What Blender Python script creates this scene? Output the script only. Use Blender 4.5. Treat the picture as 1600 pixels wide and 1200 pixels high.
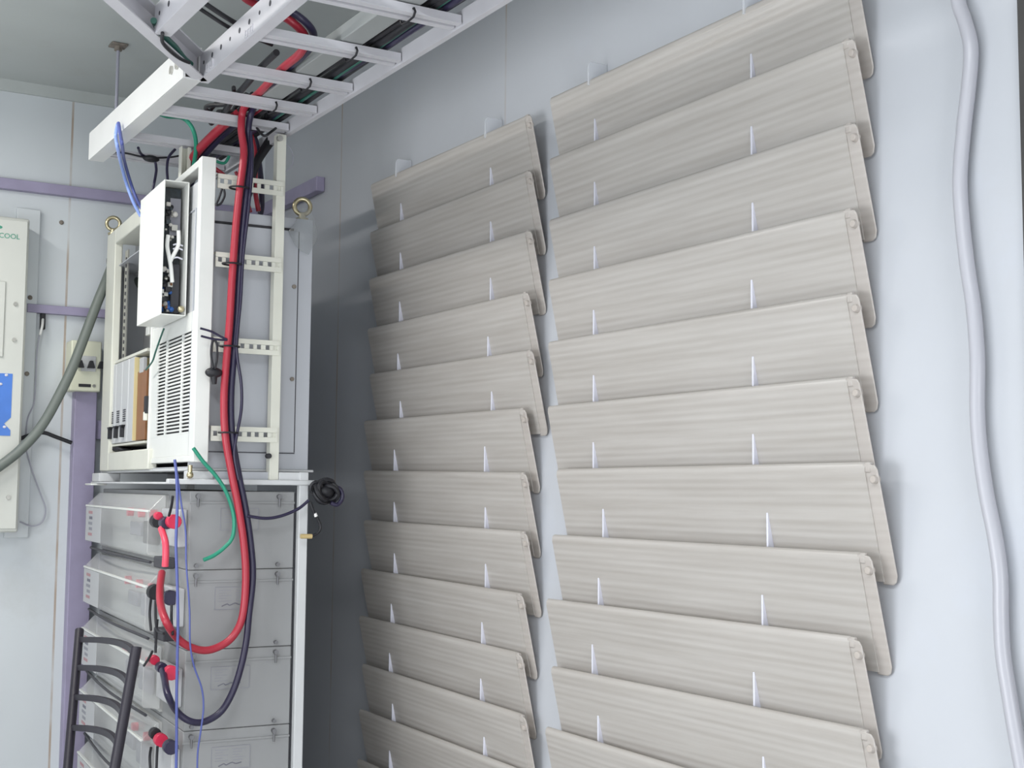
import bpy, bmesh, math, random
from mathutils import Vector, Matrix
random.seed(7)
SC = bpy.context.scene
COL = SC.collection
for o in list(bpy.data.objects):
    bpy.data.objects.remove(o)

# ------------------------------------------------------------------ camera
F_PX, YAW, PITCH, ROLL = 2050.0, 30.924, 4.517, 0.56
EYE = Vector((0, 0, 1.45))
y_, p_, r_ = (math.radians(v) for v in (YAW, PITCH, ROLL))
FWD = Vector((math.sin(y_)*math.cos(p_), math.cos(y_)*math.cos(p_), math.sin(p_)))
R0 = Vector((math.cos(y_), -math.sin(y_), 0)); U0 = R0.cross(FWD)
RGT = R0*math.cos(r_) + U0*math.sin(r_); UPV = U0*math.cos(r_) - R0*math.sin(r_)
cam = bpy.data.cameras.new('camera'); cam_o = bpy.data.objects.new('camera', cam); COL.objects.link(cam_o)
cam.sensor_width = 36; cam.lens = F_PX*36/1600; cam.clip_start = .02
m3 = Matrix((RGT, UPV, -FWD)).transposed()
cam_o.matrix_world = Matrix.Translation(EYE) @ m3.to_4x4()
SC.camera = cam_o

# ------------------------------------------------------------------ world, exposure, lamps
W = bpy.data.worlds.new('world'); SC.world = W; W.use_nodes = True
W.node_tree.nodes['Background'].inputs[0].default_value = (.75, .82, 1, 1)
W.node_tree.nodes['Background'].inputs[1].default_value = .05
SC.view_settings.view_transform = 'Standard'; SC.view_settings.look = 'None'
SC.view_settings.gamma = 1; SC.view_settings.use_curve_mapping = False
SC.view_settings.exposure = 0.0

def area(name, loc, size, power, color, rot=(0, 0, 0)):
    l = bpy.data.lights.new(name, 'AREA'); l.shape = 'RECTANGLE'; l.size, l.size_y = size
    l.energy = power; l.color = color
    o = bpy.data.objects.new(name, l); COL.objects.link(o); o.location = loc; o.rotation_euler = rot
    return o
area('unseen_batten_far', (.02, 3.0, 2.575), (.12, 1.15), 20.5, (1, .98, .94))  # unseen ceiling source, placed to match the light's direction
area('unseen_batten_near', (.0, .65, 2.575), (.12, 1.15), 31, (.95, .98, 1))  # second unseen ceiling source, put in to match the softness of the light
area('added_window_fill', (-.86, 1.75, 1.25), (.9, 1.1), 24, (.95, .97, 1), (0, math.radians(-90), 0))  # invented window light, fill for the left slats and the rack
area('added_doorway_fill', (.30, -1.49, 1.02), (1.0, 1.96), 42, (.95, .97, 1), (math.radians(90), 0, 0))  # invented daylight from an unseen doorway behind the camera

# ------------------------------------------------------------------ survey helpers
def ray(px, py):
    return RGT*((px-800)/F_PX) - UPV*((py-600)/F_PX) + FWD
def sx(px, py, x):                      # point where the sight line meets the plane x = const
    d = ray(px, py); return EYE + d*((x-EYE.x)/d.x)
def sy(px, py, y):
    d = ray(px, py); return EYE + d*((y-EYE.y)/d.y)
def sz(px, py, z):
    d = ray(px, py); return EYE + d*((z-EYE.z)/d.z)
RA = math.radians(3.5); P0 = Vector((.90, 2.9, 0))
RU = Vector((math.sin(RA), math.cos(RA), 0)); RV = Vector((math.cos(RA), -math.sin(RA), 0))
def rk(px, py, v=None, u=None):         # rack frame: x = depth towards the wall, y = along the rack front
    d = ray(px, py); e = EYE-P0
    k = (v-e.dot(RV))/d.dot(RV) if v is not None else (u-e.dot(RU))/d.dot(RU)
    P = e+d*k
    return Vector((P.dot(RV), P.dot(RU), P.z))
def rw(v, u, z):                        # rack frame -> world
    return P0 + RV*v + RU*u + Vector((0, 0, z))

# ------------------------------------------------------------------ materials
def mat(name, col, rough=.5, metal=0, var=.0, scale=6, bump=0, bscale=80, trans=0, spec=.5, dirt=None, dirtamt=.5, dscale=3, emit=None, alpha=None):
    m = bpy.data.materials.new(name); m.use_nodes = True
    nt = m.node_tree; b = nt.nodes['Principled BSDF']
    b.inputs['Base Color'].default_value = (*col, 1); b.inputs['Roughness'].default_value = rough
    b.inputs['Metallic'].default_value = metal; b.inputs['Specular IOR Level'].default_value = spec
    if alpha is not None: b.inputs['Alpha'].default_value = alpha
    if trans: b.inputs['Transmission Weight'].default_value = trans
    if emit: b.inputs['Emission Color'].default_value = (*emit[:3], 1); b.inputs['Emission Strength'].default_value = emit[3]
    tc = nt.nodes.new('ShaderNodeTexCoord')
    if var or dirt:
        n = nt.nodes.new('ShaderNodeTexNoise'); n.inputs['Scale'].default_value = scale; n.inputs['Detail'].default_value = 6
        nt.links.new(tc.outputs['Object'], n.inputs['Vector'])
        r = nt.nodes.new('ShaderNodeValToRGB')
        lo = tuple(max(0, c*(1-var)) for c in col); hi = tuple(min(1, c*(1+var*.6)) for c in col)
        r.color_ramp.elements[0].color = (*lo, 1); r.color_ramp.elements[1].color = (*hi, 1)
        r.color_ramp.elements[0].position = .3; r.color_ramp.elements[1].position = .7
        nt.links.new(n.outputs['Fac'], r.inputs['Fac']); out = r.outputs['Color']
        if dirt:
            n2 = nt.nodes.new('ShaderNodeTexNoise'); n2.inputs['Scale'].default_value = dscale; n2.inputs['Detail'].default_value = 9; n2.inputs['Roughness'].default_value = .7
            nt.links.new(tc.outputs['Object'], n2.inputs['Vector'])
            r2 = nt.nodes.new('ShaderNodeValToRGB'); r2.color_ramp.elements[0].position = .56; r2.color_ramp.elements[1].position = .8
            r2.color_ramp.elements[1].color = (dirtamt,)*3+(1,)
            nt.links.new(n2.outputs['Fac'], r2.inputs['Fac'])
            mx = nt.nodes.new('ShaderNodeMixRGB'); mx.inputs[2].default_value = (*dirt, 1)
            nt.links.new(r2.outputs['Color'], mx.inputs[0]); nt.links.new(out, mx.inputs[1]); out = mx.outputs[0]
        nt.links.new(out, b.inputs['Base Color'])
    if bump:
        n3 = nt.nodes.new('ShaderNodeTexNoise'); n3.inputs['Scale'].default_value = bscale; n3.inputs['Detail'].default_value = 3
        nt.links.new(tc.outputs['Object'], n3.inputs['Vector'])
        bp = nt.nodes.new('ShaderNodeBump'); bp.inputs['Strength'].default_value = bump; bp.inputs['Distance'].default_value = .004
        nt.links.new(n3.outputs['Fac'], bp.inputs['Height']); nt.links.new(bp.outputs['Normal'], b.inputs['Normal'])
    return m

def wall_mat(name, col, seams, axis, dirt, amt, rough=.45):
    """painted sandwich panel with thin rusty joints at the given positions along one axis"""
    m = mat(name, col, rough, 0, .05, 1.6, .15, 9, dirt=dirt, dirtamt=amt, dscale=2.2)
    nt = m.node_tree; b = nt.nodes['Principled BSDF']
    src = b.inputs['Base Color'].links[0].from_socket
    tc = nt.nodes.new('ShaderNodeTexCoord'); sp = nt.nodes.new('ShaderNodeSeparateXYZ'); nt.links.new(tc.outputs['Object'], sp.inputs[0])
    nz = nt.nodes.new('ShaderNodeTexNoise'); nz.inputs['Scale'].default_value = 5; nz.inputs['Detail'].default_value = 8
    nt.links.new(tc.outputs['Object'], nz.inputs['Vector'])
    for s in seams:
        d = nt.nodes.new('ShaderNodeMath'); d.operation = 'SUBTRACT'; d.inputs[1].default_value = s
        nt.links.new(sp.outputs[axis], d.inputs[0])
        a = nt.nodes.new('ShaderNodeMath'); a.operation = 'ABSOLUTE'; nt.links.new(d.outputs[0], a.inputs[0])
        l = nt.nodes.new('ShaderNodeMath'); l.operation = 'LESS_THAN'; l.inputs[1].default_value = .0032
        nt.links.new(a.outputs[0], l.inputs[0])
        rr = nt.nodes.new('ShaderNodeValToRGB'); rr.color_ramp.elements[0].position = .38; rr.color_ramp.elements[1].position = .62
        rr.color_ramp.elements[0].color = (.12, .12, .12, 1); rr.color_ramp.elements[1].color = (.75, .75, .75, 1)
        nt.links.new(nz.outputs['Fac'], rr.inputs['Fac'])
        mu = nt.nodes.new('ShaderNodeMath'); mu.operation = 'MULTIPLY'
        nt.links.new(l.outputs[0], mu.inputs[0]); nt.links.new(rr.outputs['Color'], mu.inputs[1])
        mx = nt.nodes.new('ShaderNodeMixRGB'); mx.inputs[2].default_value = (.36, .25, .16, 1)
        nt.links.new(mu.outputs[0], mx.inputs[0]); nt.links.new(src, mx.inputs[1]); src = mx.outputs[0]
    nt.links.new(src, b.inputs['Base Color'])
    return m

def slat_mat(name, col, grime):
    """frosted ribbed plastic: some light passes through, faint wavy stripes of grime along the ribs"""
    m = mat(name, col, .27, 0, 0)
    nt = m.node_tree; b = nt.nodes['Principled BSDF']
    tc = nt.nodes.new('ShaderNodeTexCoord')
    oi = nt.nodes.new('ShaderNodeObjectInfo')
    mp = nt.nodes.new('ShaderNodeMapping'); mp.inputs['Scale'].default_value = (1, 1.6, 42)
    nt.links.new(tc.outputs['Object'], mp.inputs['Vector'])
    cb = nt.nodes.new('ShaderNodeCombineXYZ'); ml = nt.nodes.new('ShaderNodeMath'); ml.operation = 'MULTIPLY'; ml.inputs[1].default_value = 37
    nt.links.new(oi.outputs['Random'], ml.inputs[0]); nt.links.new(ml.outputs[0], cb.inputs[0]); nt.links.new(ml.outputs[0], cb.inputs[1])
    ad = nt.nodes.new('ShaderNodeVectorMath'); ad.operation = 'ADD'
    nt.links.new(mp.outputs[0], ad.inputs[0]); nt.links.new(cb.outputs[0], ad.inputs[1])
    n = nt.nodes.new('ShaderNodeTexNoise'); n.inputs['Scale'].default_value = 1.6; n.inputs['Detail'].default_value = 7; n.inputs['Roughness'].default_value = .6
    nt.links.new(ad.outputs[0], n.inputs['Vector'])
    r = nt.nodes.new('ShaderNodeValToRGB'); r.color_ramp.elements[0].position = .3; r.color_ramp.elements[1].position = .7
    r.color_ramp.elements[0].color = (*grime, 1); r.color_ramp.elements[1].color = (*col, 1)
    wv = nt.nodes.new('ShaderNodeTexWave'); wv.wave_type = 'BANDS'; wv.bands_direction = 'Z'; wv.inputs['Scale'].default_value = 24; wv.inputs['Distortion'].default_value = 1.1; wv.inputs['Detail'].default_value = 2; wv.inputs['Detail Scale'].default_value = .5
    m2 = nt.nodes.new('ShaderNodeMapping'); m2.inputs['Scale'].default_value = (1, .22, 1)
    nt.links.new(tc.outputs['Object'], m2.inputs['Vector']); a2 = nt.nodes.new('ShaderNodeVectorMath'); a2.operation = 'ADD'
    nt.links.new(m2.outputs[0], a2.inputs[0]); nt.links.new(cb.outputs[0], a2.inputs[1]); nt.links.new(a2.outputs[0], wv.inputs['Vector'])
    mm = nt.nodes.new('ShaderNodeMath'); mm.operation = 'MULTIPLY_ADD'; mm.inputs[1].default_value = .14
    sb = nt.nodes.new('ShaderNodeMath'); sb.operation = 'MULTIPLY_ADD'; sb.inputs[1].default_value = .85; sb.inputs[2].default_value = -.01
    nt.links.new(n.outputs['Fac'], sb.inputs[0]); nt.links.new(wv.outputs['Fac'], mm.inputs[0]); nt.links.new(sb.outputs[0], mm.inputs[2])
    nt.links.new(mm.outputs[0], r.inputs['Fac']); nt.links.new(r.outputs['Color'], b.inputs['Base Color'])
    t = nt.nodes.new('ShaderNodeBsdfTranslucent'); nt.links.new(r.outputs['Color'], t.inputs['Color'])
    mx = nt.nodes.new('ShaderNodeMixShader'); mx.inputs[0].default_value = .36
    nt.links.new(b.outputs[0], mx.inputs[1]); nt.links.new(t.outputs[0], mx.inputs[2])
    nt.links.new(mx.outputs[0], nt.nodes['Material Output'].inputs['Surface'])
    return m

def clear_mat(name, col, mixf, rough=.15):
    m = mat(name, col, rough)
    nt = m.node_tree; b = nt.nodes['Principled BSDF']
    t = nt.nodes.new('ShaderNodeBsdfTransparent'); t.inputs[0].default_value = (.96, .97, .98, 1)
    mx = nt.nodes.new('ShaderNodeMixShader'); mx.inputs[0].default_value = mixf
    nt.links.new(t.outputs[0], mx.inputs[1]); nt.links.new(b.outputs[0], mx.inputs[2])
    nt.links.new(mx.outputs[0], nt.nodes['Material Output'].inputs['Surface'])
    return m

SEAM_R = [sx(790, 120, 1.5).y, sx(534, 220, 1.5).y]
SEAM_B = [sy(106, 400, 4.12).x, sy(84, 900, 4.12).x - .3]
M = dict(
    wall_r=wall_mat('wall paint right', (.49, .505, .54), SEAM_R + [.3], 1, (.5, .53, .6), .6),
    wall_b=wall_mat('wall paint back', (.62, .655, .68), SEAM_B, 0, (.5, .51, .5), .6),
    ceil=mat('ceiling paint', (.50, .53, .52), .6, 0, .08, 2, dirt=(.42, .42, .38), dirtamt=.5),
    floor=mat('floor vinyl', (.58, .58, .56), .5, 0, .15, 5),
    dark=mat('dark door edge', (.05, .047, .045), .6, var=.2),
    lilac=mat('lilac grey channel paint', (.33, .30, .43), .5, var=.1, scale=12),
    white=mat('white powder coat', (.74, .75, .72), .4, var=.04, scale=9),
    ivory=mat('ivory powder coat', (.70, .70, .62), .4, var=.05, scale=9),
    traym=mat('tray grey paint', (.56, .555, .59), .42, var=.06, scale=12),
    cab=mat('cabinet grey paint', (.44, .455, .49), .42, var=.05, scale=4),
    cabin=mat('cabinet light grey', (.58, .59, .60), .42, var=.05, scale=4),
    batt=mat('battery case grey', (.285, .288, .292), .5, var=.05, scale=6),
    battf=mat('battery front grey', (.50, .50, .485), .5, var=.08, scale=14),
    clear=clear_mat('clear battery cover', (.80, .80, .78), .36),
    film=clear_mat('thin plastic film', (.5, .51, .5), .2, .2),
    tab=clear_mat('clear bracket plastic', (.74, .75, .79), .45, .3),
    slat=slat_mat('frosted ribbed plastic', (.69, .66, .63), (.565, .53, .495)),
    slatlip=slat_mat('frosted plastic flange', (.67, .63, .595), (.59, .545, .51)),
    fin=mat('white bracket plastic', (.64, .64, .72), .4),
    boss=mat('yellowed plastic boss', (.43, .385, .35), .5),
    red=mat('red cable sheath', (.38, .025, .045), .35), redtape=mat('red cap plastic', (.62, .02, .07), .4),
    pink=mat('bright red jumper', (.75, .07, .12), .35),
    navy=mat('navy cable sheath', (.022, .018, .05), .35), black=mat('black rubber', (.012, .012, .016), .5),
    blackm=mat('black painted steel', (.014, .011, .020), .5),
    green=mat('green cable sheath', (.02, .27, .17), .4), dgreen=mat('dark green wire', (.015, .1, .075), .4),
    blue=mat('blue wire', (.085, .11, .34), .4), ltblue=mat('light blue wire', (.28, .40, .85), .4),
    hose=mat('grey green hose', (.14, .16, .145), .45), conduit=mat('grey flexible conduit', (.42, .42, .46), .3, bump=.1, bscale=30),
    greyw=mat('thin grey wire', (.38, .38, .45), .45),
    steel=mat('zinc steel', (.55, .54, .5), .3, .9), brass=mat('brass', (.52, .46, .30), .32, .85),
    slot=mat('slot shadow gap', (.03, .03, .035), .8), hole=mat('punched hole', (.06, .06, .07), .8),
    pcb=mat('dark circuit board', (.03, .04, .05), .5, var=.6, scale=60), comp=mat('blue components', (.03, .12, .4), .4),
    compw=mat('pale components', (.55, .53, .5), .5), cav=mat('dark interior', (.10, .10, .12), .7, var=.3, scale=20),
    copper=mat('copper brown board', (.27, .12, .05), .45, var=.15, scale=20), yellow=mat('yellow card edge', (.66, .56, .30), .5),
    boxy=mat('cream breaker box', (.72, .73, .58), .4), panel=mat('cream panel paint', (.60, .61, .57), .4, var=.04, scale=5),
    bluelab=mat('blue sticker', (.07, .20, .62), .35, var=.1, scale=14), gtext=mat('green lettering', (.08, .33, .23), .5),
    ink=mat('grey ink', (.16, .16, .2), .6), inkb=mat('faded ink', (.27, .27, .31), .6), paper=mat('grey label plate', (.46, .465, .48), .4),
    rust=mat('rust stained plate', (.23, .2, .17), .7, var=.4, scale=40), tan=mat('tan ferrule', (.55, .42, .2), .4),
    duct=mat('dull grey duct', (.30, .315, .315), .55),
    chan=mat('pale grey channel paint', (.62, .625, .62), .42, var=.04, scale=9),
    faint=mat('faded red print', (.42, .22, .24), .5), boltm=mat('dull bolt', (.20, .20, .21), .4, .6),
    lamp=mat('fluorescent tube', (1, 1, 1), .4, emit=(1, .98, .94, 3)), wtube=mat('white cable', (.8, .8, .78), .4),
)

# ------------------------------------------------------------------ mesh helpers
class MB:
    def __init__(s): s.bm = bmesh.new(); s.n = 0
    def box(s, a, b):
        a, b = Vector(a), Vector(b)
        lo = Vector([min(p, q) for p, q in zip(a, b)]); hi = Vector([max(p, q) for p, q in zip(a, b)])
        if s.n:                          # keep faces of neighbouring plates from lying in exactly the same plane
            for k in range(3):
                e = min(.0004, (hi[k]-lo[k])*.08)*(.35+.65*((s.n*.618) % 1)); lo[k] += e; hi[k] -= e
        s.n += 1; a, b = lo, hi
        r = bmesh.ops.create_cube(s.bm, size=1)
        bmesh.ops.transform(s.bm, verts=r['verts'], matrix=Matrix.Translation((a+b)/2) @ Matrix.Diagonal((*[max(abs(v), 1e-4) for v in (b-a)], 1)))
        return s
    def cyl(s, a, b, r, n=16, r2=None):
        a, b = Vector(a), Vector(b); d = b-a
        q = bmesh.ops.create_cone(s.bm, cap_ends=True, segments=n, radius1=r, radius2=r if r2 is None else r2, depth=d.length)
        bmesh.ops.transform(s.bm, verts=q['verts'], matrix=Matrix.Translation((a+b)/2) @ d.to_track_quat('Z', 'Y').to_matrix().to_4x4())
        return s
    def ball(s, c, r, n=12):
        rr = r if hasattr(r, '__len__') else (r, r, r)
        q = bmesh.ops.create_uvsphere(s.bm, u_segments=n, v_segments=n//2+2, radius=1)
        bmesh.ops.transform(s.bm, verts=q['verts'], matrix=Matrix.Translation(c) @ Matrix.Diagonal((*rr, 1)))
        return s
    def prism(s, poly, f, t):           # poly: 2-D outline; f maps (a, b) -> Vector; t: thickness vector
        t = Vector(t); n = len(poly)
        A = [s.bm.verts.new(f(*p)) for p in poly]; B = [s.bm.verts.new(v.co+t) for v in A]
        s.bm.faces.new(A); s.bm.faces.new(B[::-1])
        for i in range(n): s.bm.faces.new((A[i], B[i], B[(i+1) % n], A[(i+1) % n]))
        return s
    def bar(s, a, b, w, h, up=(0, 0, 1)):
        a, b = Vector(a), Vector(b); d = (b-a); L = d.length; d.normalize()
        up = Vector(up); sd = d.cross(up).normalized(); up = sd.cross(d)
        r = bmesh.ops.create_cube(s.bm, size=1)
        m = Matrix((sd*w, d*L, up*h)).transposed().to_4x4()
        bmesh.ops.transform(s.bm, verts=r['verts'], matrix=Matrix.Translation((a+b)/2) @ m)
        return s
    def tube(s, pts, r, n=10, closed=False, sub=6):
        P = smooth(pts, sub, closed); K = len(P); rings = []; nrm = None
        for i, p in enumerate(P):
            d = (P[(i+1) % K]-P[i-1]) if closed else (P[min(i+1, K-1)]-P[max(i-1, 0)])
            if d.length < 1e-9: d = Vector((0, 0, 1))
            d.normalize()
            if nrm is None: nrm = d.orthogonal().normalized()
            nrm = nrm-d*nrm.dot(d)
            if nrm.length < 1e-6: nrm = d.orthogonal()
            nrm.normalize(); bn = d.cross(nrm)
            rings.append([s.bm.verts.new(p+(nrm*math.cos(2*math.pi*k/n)+bn*math.sin(2*math.pi*k/n))*r) for k in range(n)])
        for i in range(K if closed else K-1):
            a, b = rings[i], rings[(i+1) % K]
            for k in range(n): s.bm.faces.new((a[k], a[(k+1) % n], b[(k+1) % n], b[k]))
        if not closed:
            s.bm.faces.new(rings[0][::-1]); s.bm.faces.new(rings[-1])
        return s
    def torus(s, c, R, r, ax=(0, 1, 0), n=28, m=10):
        ax = Vector(ax).normalized(); e1 = ax.orthogonal().normalized(); e2 = ax.cross(e1); c = Vector(c)
        return s.tube([c+e1*R*math.cos(2*math.pi*i/n)+e2*R*math.sin(2*math.pi*i/n) for i in range(n)], r, m, True, 1)
    def build(s, name, m, parent=None, bevel=0, smoothf=True, seg=2):
        bmesh.ops.recalc_face_normals(s.bm, faces=s.bm.faces)
        me = bpy.data.meshes.new(name); s.bm.to_mesh(me); s.bm.free()
        me.materials.append(M[m] if isinstance(m, str) else m)
        o = bpy.data.objects.new(name, me); COL.objects.link(o)
        if parent: o.parent = parent
        if smoothf:
            for p in me.polygons: p.use_smooth = True
            try: me.set_sharp_from_angle(angle=math.radians(38))
            except Exception: pass
        if bevel:
            b = o.modifiers.new('bevel', 'BEVEL'); b.width = bevel; b.segments = seg; b.limit_method = 'ANGLE'; b.angle_limit = math.radians(40)
        return o
def smooth(pts, sub, closed=False):
    pts = [Vector(p) for p in pts]; n = len(pts)
    if sub <= 1 or n < 3: return pts
    out = []
    for i in range(n if closed else n-1):
        g = lambda k: pts[k % n] if closed else pts[min(max(k, 0), n-1)]
        a, b, c, d = g(i-1), g(i), g(i+1), g(i+2)
        for k in range(sub):
            t = k/sub
            out.append(.5*((2*b)+(c-a)*t+(2*a-5*b+4*c-d)*t*t+(3*b-3*c+d-a)*t**3))
    if not closed: out.append(pts[-1])
    return out
def tag(o, label=None, cat=None, group=None, kind=None):
    if label: o['label'] = label
    if cat: o['category'] = cat
    if group: o['group'] = group
    if kind: o['kind'] = kind
    return o
def thing(name, label, cat, loc=(0, 0, 0), rotz=0, group=None):
    o = bpy.data.objects.new(name, None); COL.objects.link(o); o.location = loc; o.rotation_euler = (0, 0, rotz); o.empty_display_size = .05
    return tag(o, label, cat, group)
def copy_tree(o, parent=None):
    c = o.copy(); COL.objects.link(c)
    if parent: c.parent = parent
    for ch in o.children: copy_tree(ch, c)
    return c
def struct(name, a, b, m, label=None):
    o = MB().box(a, b).build(name, m, smoothf=False); o['kind'] = 'structure'
    if label: o['label'] = label
    return o
def cable(name, label, pts, r, m, cat='cable', group=None, n=10):
    return tag(MB().tube(pts, r, n).build(name, m), label, cat, group)

# ------------------------------------------------------------------ the room
XL, XR, YF, YB, ZC = -.88, 1.5, -1.5, 4.12, 2.663
struct('floor', (XL, YF, -.1), (XR, YB, 0), 'floor')
struct('ceiling', (XL, YF, ZC), (XR, YB, ZC+.1), 'ceil')
struct('wall_right', (XR, YF-.1, -.1), (XR+.1, YB+.1, ZC+.1), 'wall_r')
struct('wall_back', (XL-.1, YB, -.1), (XR, YB+.1, ZC+.1), 'wall_b')
w = MB().box((XL-.1, YF-.1, -.1), (XL, 1.18, ZC+.1)).box((XL-.1, 2.32, -.1), (XL, YB, ZC+.1)).box((XL-.1, 1.1801, -.1), (XL, 2.3199, .78)).box((XL-.1, 1.1801, 1.72), (XL, 2.3199, ZC+.1)).build('wall_left', 'wall_b', smoothf=False); w['kind'] = 'structure'
dj = MB().box((XL-.09, 1.18, .78), (XL+.01, 1.21, 1.72)).box((XL-.09, 2.29, .78), (XL+.01, 2.32, 1.72)).box((XL-.09, 1.21, .78), (XL+.01, 2.29, .81)).box((XL-.09, 1.21, 1.69), (XL+.01, 2.29, 1.72)).box((XL-.05, 1.21, .81), (XL-.046, 2.29, 1.69)).build('added_window_1', 'white', smoothf=False); tag(dj, 'white window added in the left wall for fill light, outside the view', kind='structure')  # added opening out of view, made to house the fill light
w = MB().box((XL, YF-.1, -.1), (-.22, YF, ZC+.1)).box((.82, YF-.1, -.1), (XR, YF, ZC+.1)).box((-.22, YF-.1, 2.02), (.82, YF, ZC+.1)).build('wall_front', 'wall_b', smoothf=False); w['kind'] = 'structure'
dj = MB().box((-.22, YF-.1, 0), (-.19, YF+.012, 2.02)).box((.79, YF-.1, 0), (.82, YF+.012, 2.02)).box((-.22, YF-.1, 1.99), (.82, YF+.012, 2.02)).build('added_doorway_1', 'cabin', smoothf=False); tag(dj, 'unseen open doorway frame added in the front wall for its light, behind the viewer', kind='structure')  # unseen doorway, added as the source of the front light
struct('trim_1', (XL, YB-.012, ZC-.035), (XR, YB, ZC), 'ceil', 'grey cove strip along the ceiling edge of the back wall')
ja, jb = sx(1590, 40, 1.494), sx(1605, 620, 1.494); jm = (ja.y-jb.y)/(ja.z-jb.z)
dj = MB().prism([(ja.y+(ZC-ja.z)*jm, ZC), (.95, ZC), (.95, 0), (jb.y, 0), (jb.y, jb.z)], lambda p, q: Vector((XR-.006, p, q)), (.006, 0, 0)).build('trim_2', 'dark', smoothf=False); tag(dj, 'dark upright door jamb at the right edge of the right wall', kind='structure')
# unseen ceiling battens, added to go with the two overhead area lights
def batten(loc, label):
    t = thing('unseen_batten', label, 'light', loc)
    MB().box((-.05, -.62, .01), (.05, .62, .06)).build('housing', 'white', t, .004)
    for s in (-1, 1):
        MB().cyl((.028*s, -.58, -.004), (.028*s, .58, -.004), .008).build('tube', 'lamp', t)
    return t
batten((.02, 3.0, ZC-.06), 'unseen white fluorescent batten added on the ceiling near the back wall')
batten((.0, .65, ZC-.06), 'unseen white fluorescent batten added on the ceiling behind the viewer')

# back wall rails
def rail(name, label, a, b, h, d=.025):
    t = MB()
    a, b = Vector(a), Vector(b)
    t.box((a.x, YB-.004, a.z-h/2), (b.x, YB, a.z+h/2)); t.box((a.x, YB-d, a.z+h/2-.004), (b.x, YB, a.z+h/2)); t.box((a.x, YB-d, a.z-h/2), (b.x, YB, a.z-h/2+.004))
    t.box((a.x, YB-d, a.z-h/2), (b.x, YB-d+.004, a.z+h/2))
    o = tag(t.build(name, 'lilac', bevel=.0015), label, 'rail')
    return o
zr = sy(110, 301, YB).z
rail('wall_rail', 'long lilac channel rail high on the back wall above the panel', (XL+.3, 0, zr), (XR-.03, 0, zr), .033)
zr2 = sy(105, 487, YB).z
rail('wall_rail', 'short lilac channel rail at mid height beside the cream panel', (sy(40, 487, YB).x, 0, zr2), (1.30, 0, zr2), .026)
q = sy(146, 657, YB); q2 = sy(170, 687, YB)
rail('wall_rail', 'stub of lilac channel right of the upright trunking', (q.x, 0, (q.z+q2.z)/2), (1.1, 0, (q.z+q2.z)/2), q.z-q2.z)
rr = MB(); z0 = sx(467, 302, 1.48).z
ye = sx(498, 290, 1.48).y
rr.box((XR-.028, ye, z0-.022), (XR, YB-.03, z0+.022))
tag(rr.build('wall_rail', 'lilac', bevel=.003), 'lilac channel rail end on the right wall above the cabinet', 'rail')
# upright trunking with the breaker box on it
xa, xb = sy(106, 800, YB).x, sy(141, 800, YB).x
tag(MB().box((xa, YB-.04, .0), (xb, YB, sy(130, 600, YB).z)).build('cable_trunking', 'lilac', bevel=.003), 'tall lilac upright trunking under the cream breaker box', 'trunking')
yb = YB-.075
a = sy(112, 531, yb); b = sy(157, 613, yb)
t = thing('breaker_box', 'small cream breaker box with black toggles on the back wall', 'breaker box', ((a.x+b.x)/2, YB, b.z))
w = (b.x-a.x)/2; h = a.z-b.z
MB().box((-w, -.075, .001), (w, -.001, h)).build('case', 'boxy', t, .004)
MB().box((-w*.35, -.079, h*.40), (w*.62, -.074, h*.70)).build('switch_plate', 'cabin', t, .001)
for k in (-.02, .012, .042):
    MB().prism([(-.011, 0), (.011, 0), (.004, .022), (-.004, .022)], lambda p, q, k=k: Vector((k+.0*h+p, -.079, h*.46+q)), (0, -.016, 0)).build('toggle', 'black', t, .001)
MB().box((-w*.45, -.0765, h*.09), (w*.35, -.074, h*.15)).build('name_strip', 'slot', t)
MB().cyl((w*.55, -.073, h*.12), (w*.55, -.078, h*.12), .005).build('screw', 'steel', t)
MB().cyl((-w*.55, -.073, h*.86), (-w*.55, -.079, h*.86), .006).build('screw', 'slot', t)

# cream panel (air conditioner) at the left edge
yp = YB-.115
a = sy(44, 342, yp); b = sy(29, 832, yp); xe = (a.x+b.x)/2+.002
t = thing('wall_panel', 'tall cream wall cabinet with a blue sticker, cut by the left edge', 'cabinet', (xe, YB, b.z))
h = a.z-b.z; wd = .62
MB().box((-wd, -.115, 0), (0, -.001, h)).build('case', 'panel', t, .006)
MB().box((-wd+.01, -.119, .01), (-.006, -.113, h-.008)).build('front_plate', 'panel', t, .002)
def lp(px, py):
    p = sy(px, py, yp-.006); return (p.x-xe, p.z-b.z)
x1, z1 = lp(9, 440); _, z2 = lp(9, 558)
MB().box((-wd+.08, -.125, z2), (x1, -.117, z1)).build('door', 'panel', t, .002)
tl, br = lp(19, 584), lp(16, 681); nt_, nb_ = lp(9, 652)[1], lp(9, 672)[1]
x2 = lp(18, 630)[0]; nm = (nt_+nb_)/2
MB().prism([(-.5, br[1]), (x2, br[1]), (x2, nb_), (x2-.018, nm), (x2, nt_), (x2, tl[1]), (-.5, tl[1])], lambda p, q: Vector((p, -.1192, q)), (0, -.0012, 0)).build('sticker', 'bluelab', t)
for px, py in ((10, 586), (7, 667), (1, 600)):
    p = lp(px, py); MB().ball((p[0], -.1212, p[1]), (.005, .002, .004), 10).build('sticker_mark', 'fin', t)
for px, py in ((24, 475), (22, 531), (13, 777)):
    p = lp(px, py); MB().cyl((p[0], -.118, p[1]), (p[0], -.124, p[1]), .006).build('screw', 'steel', t)
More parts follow.
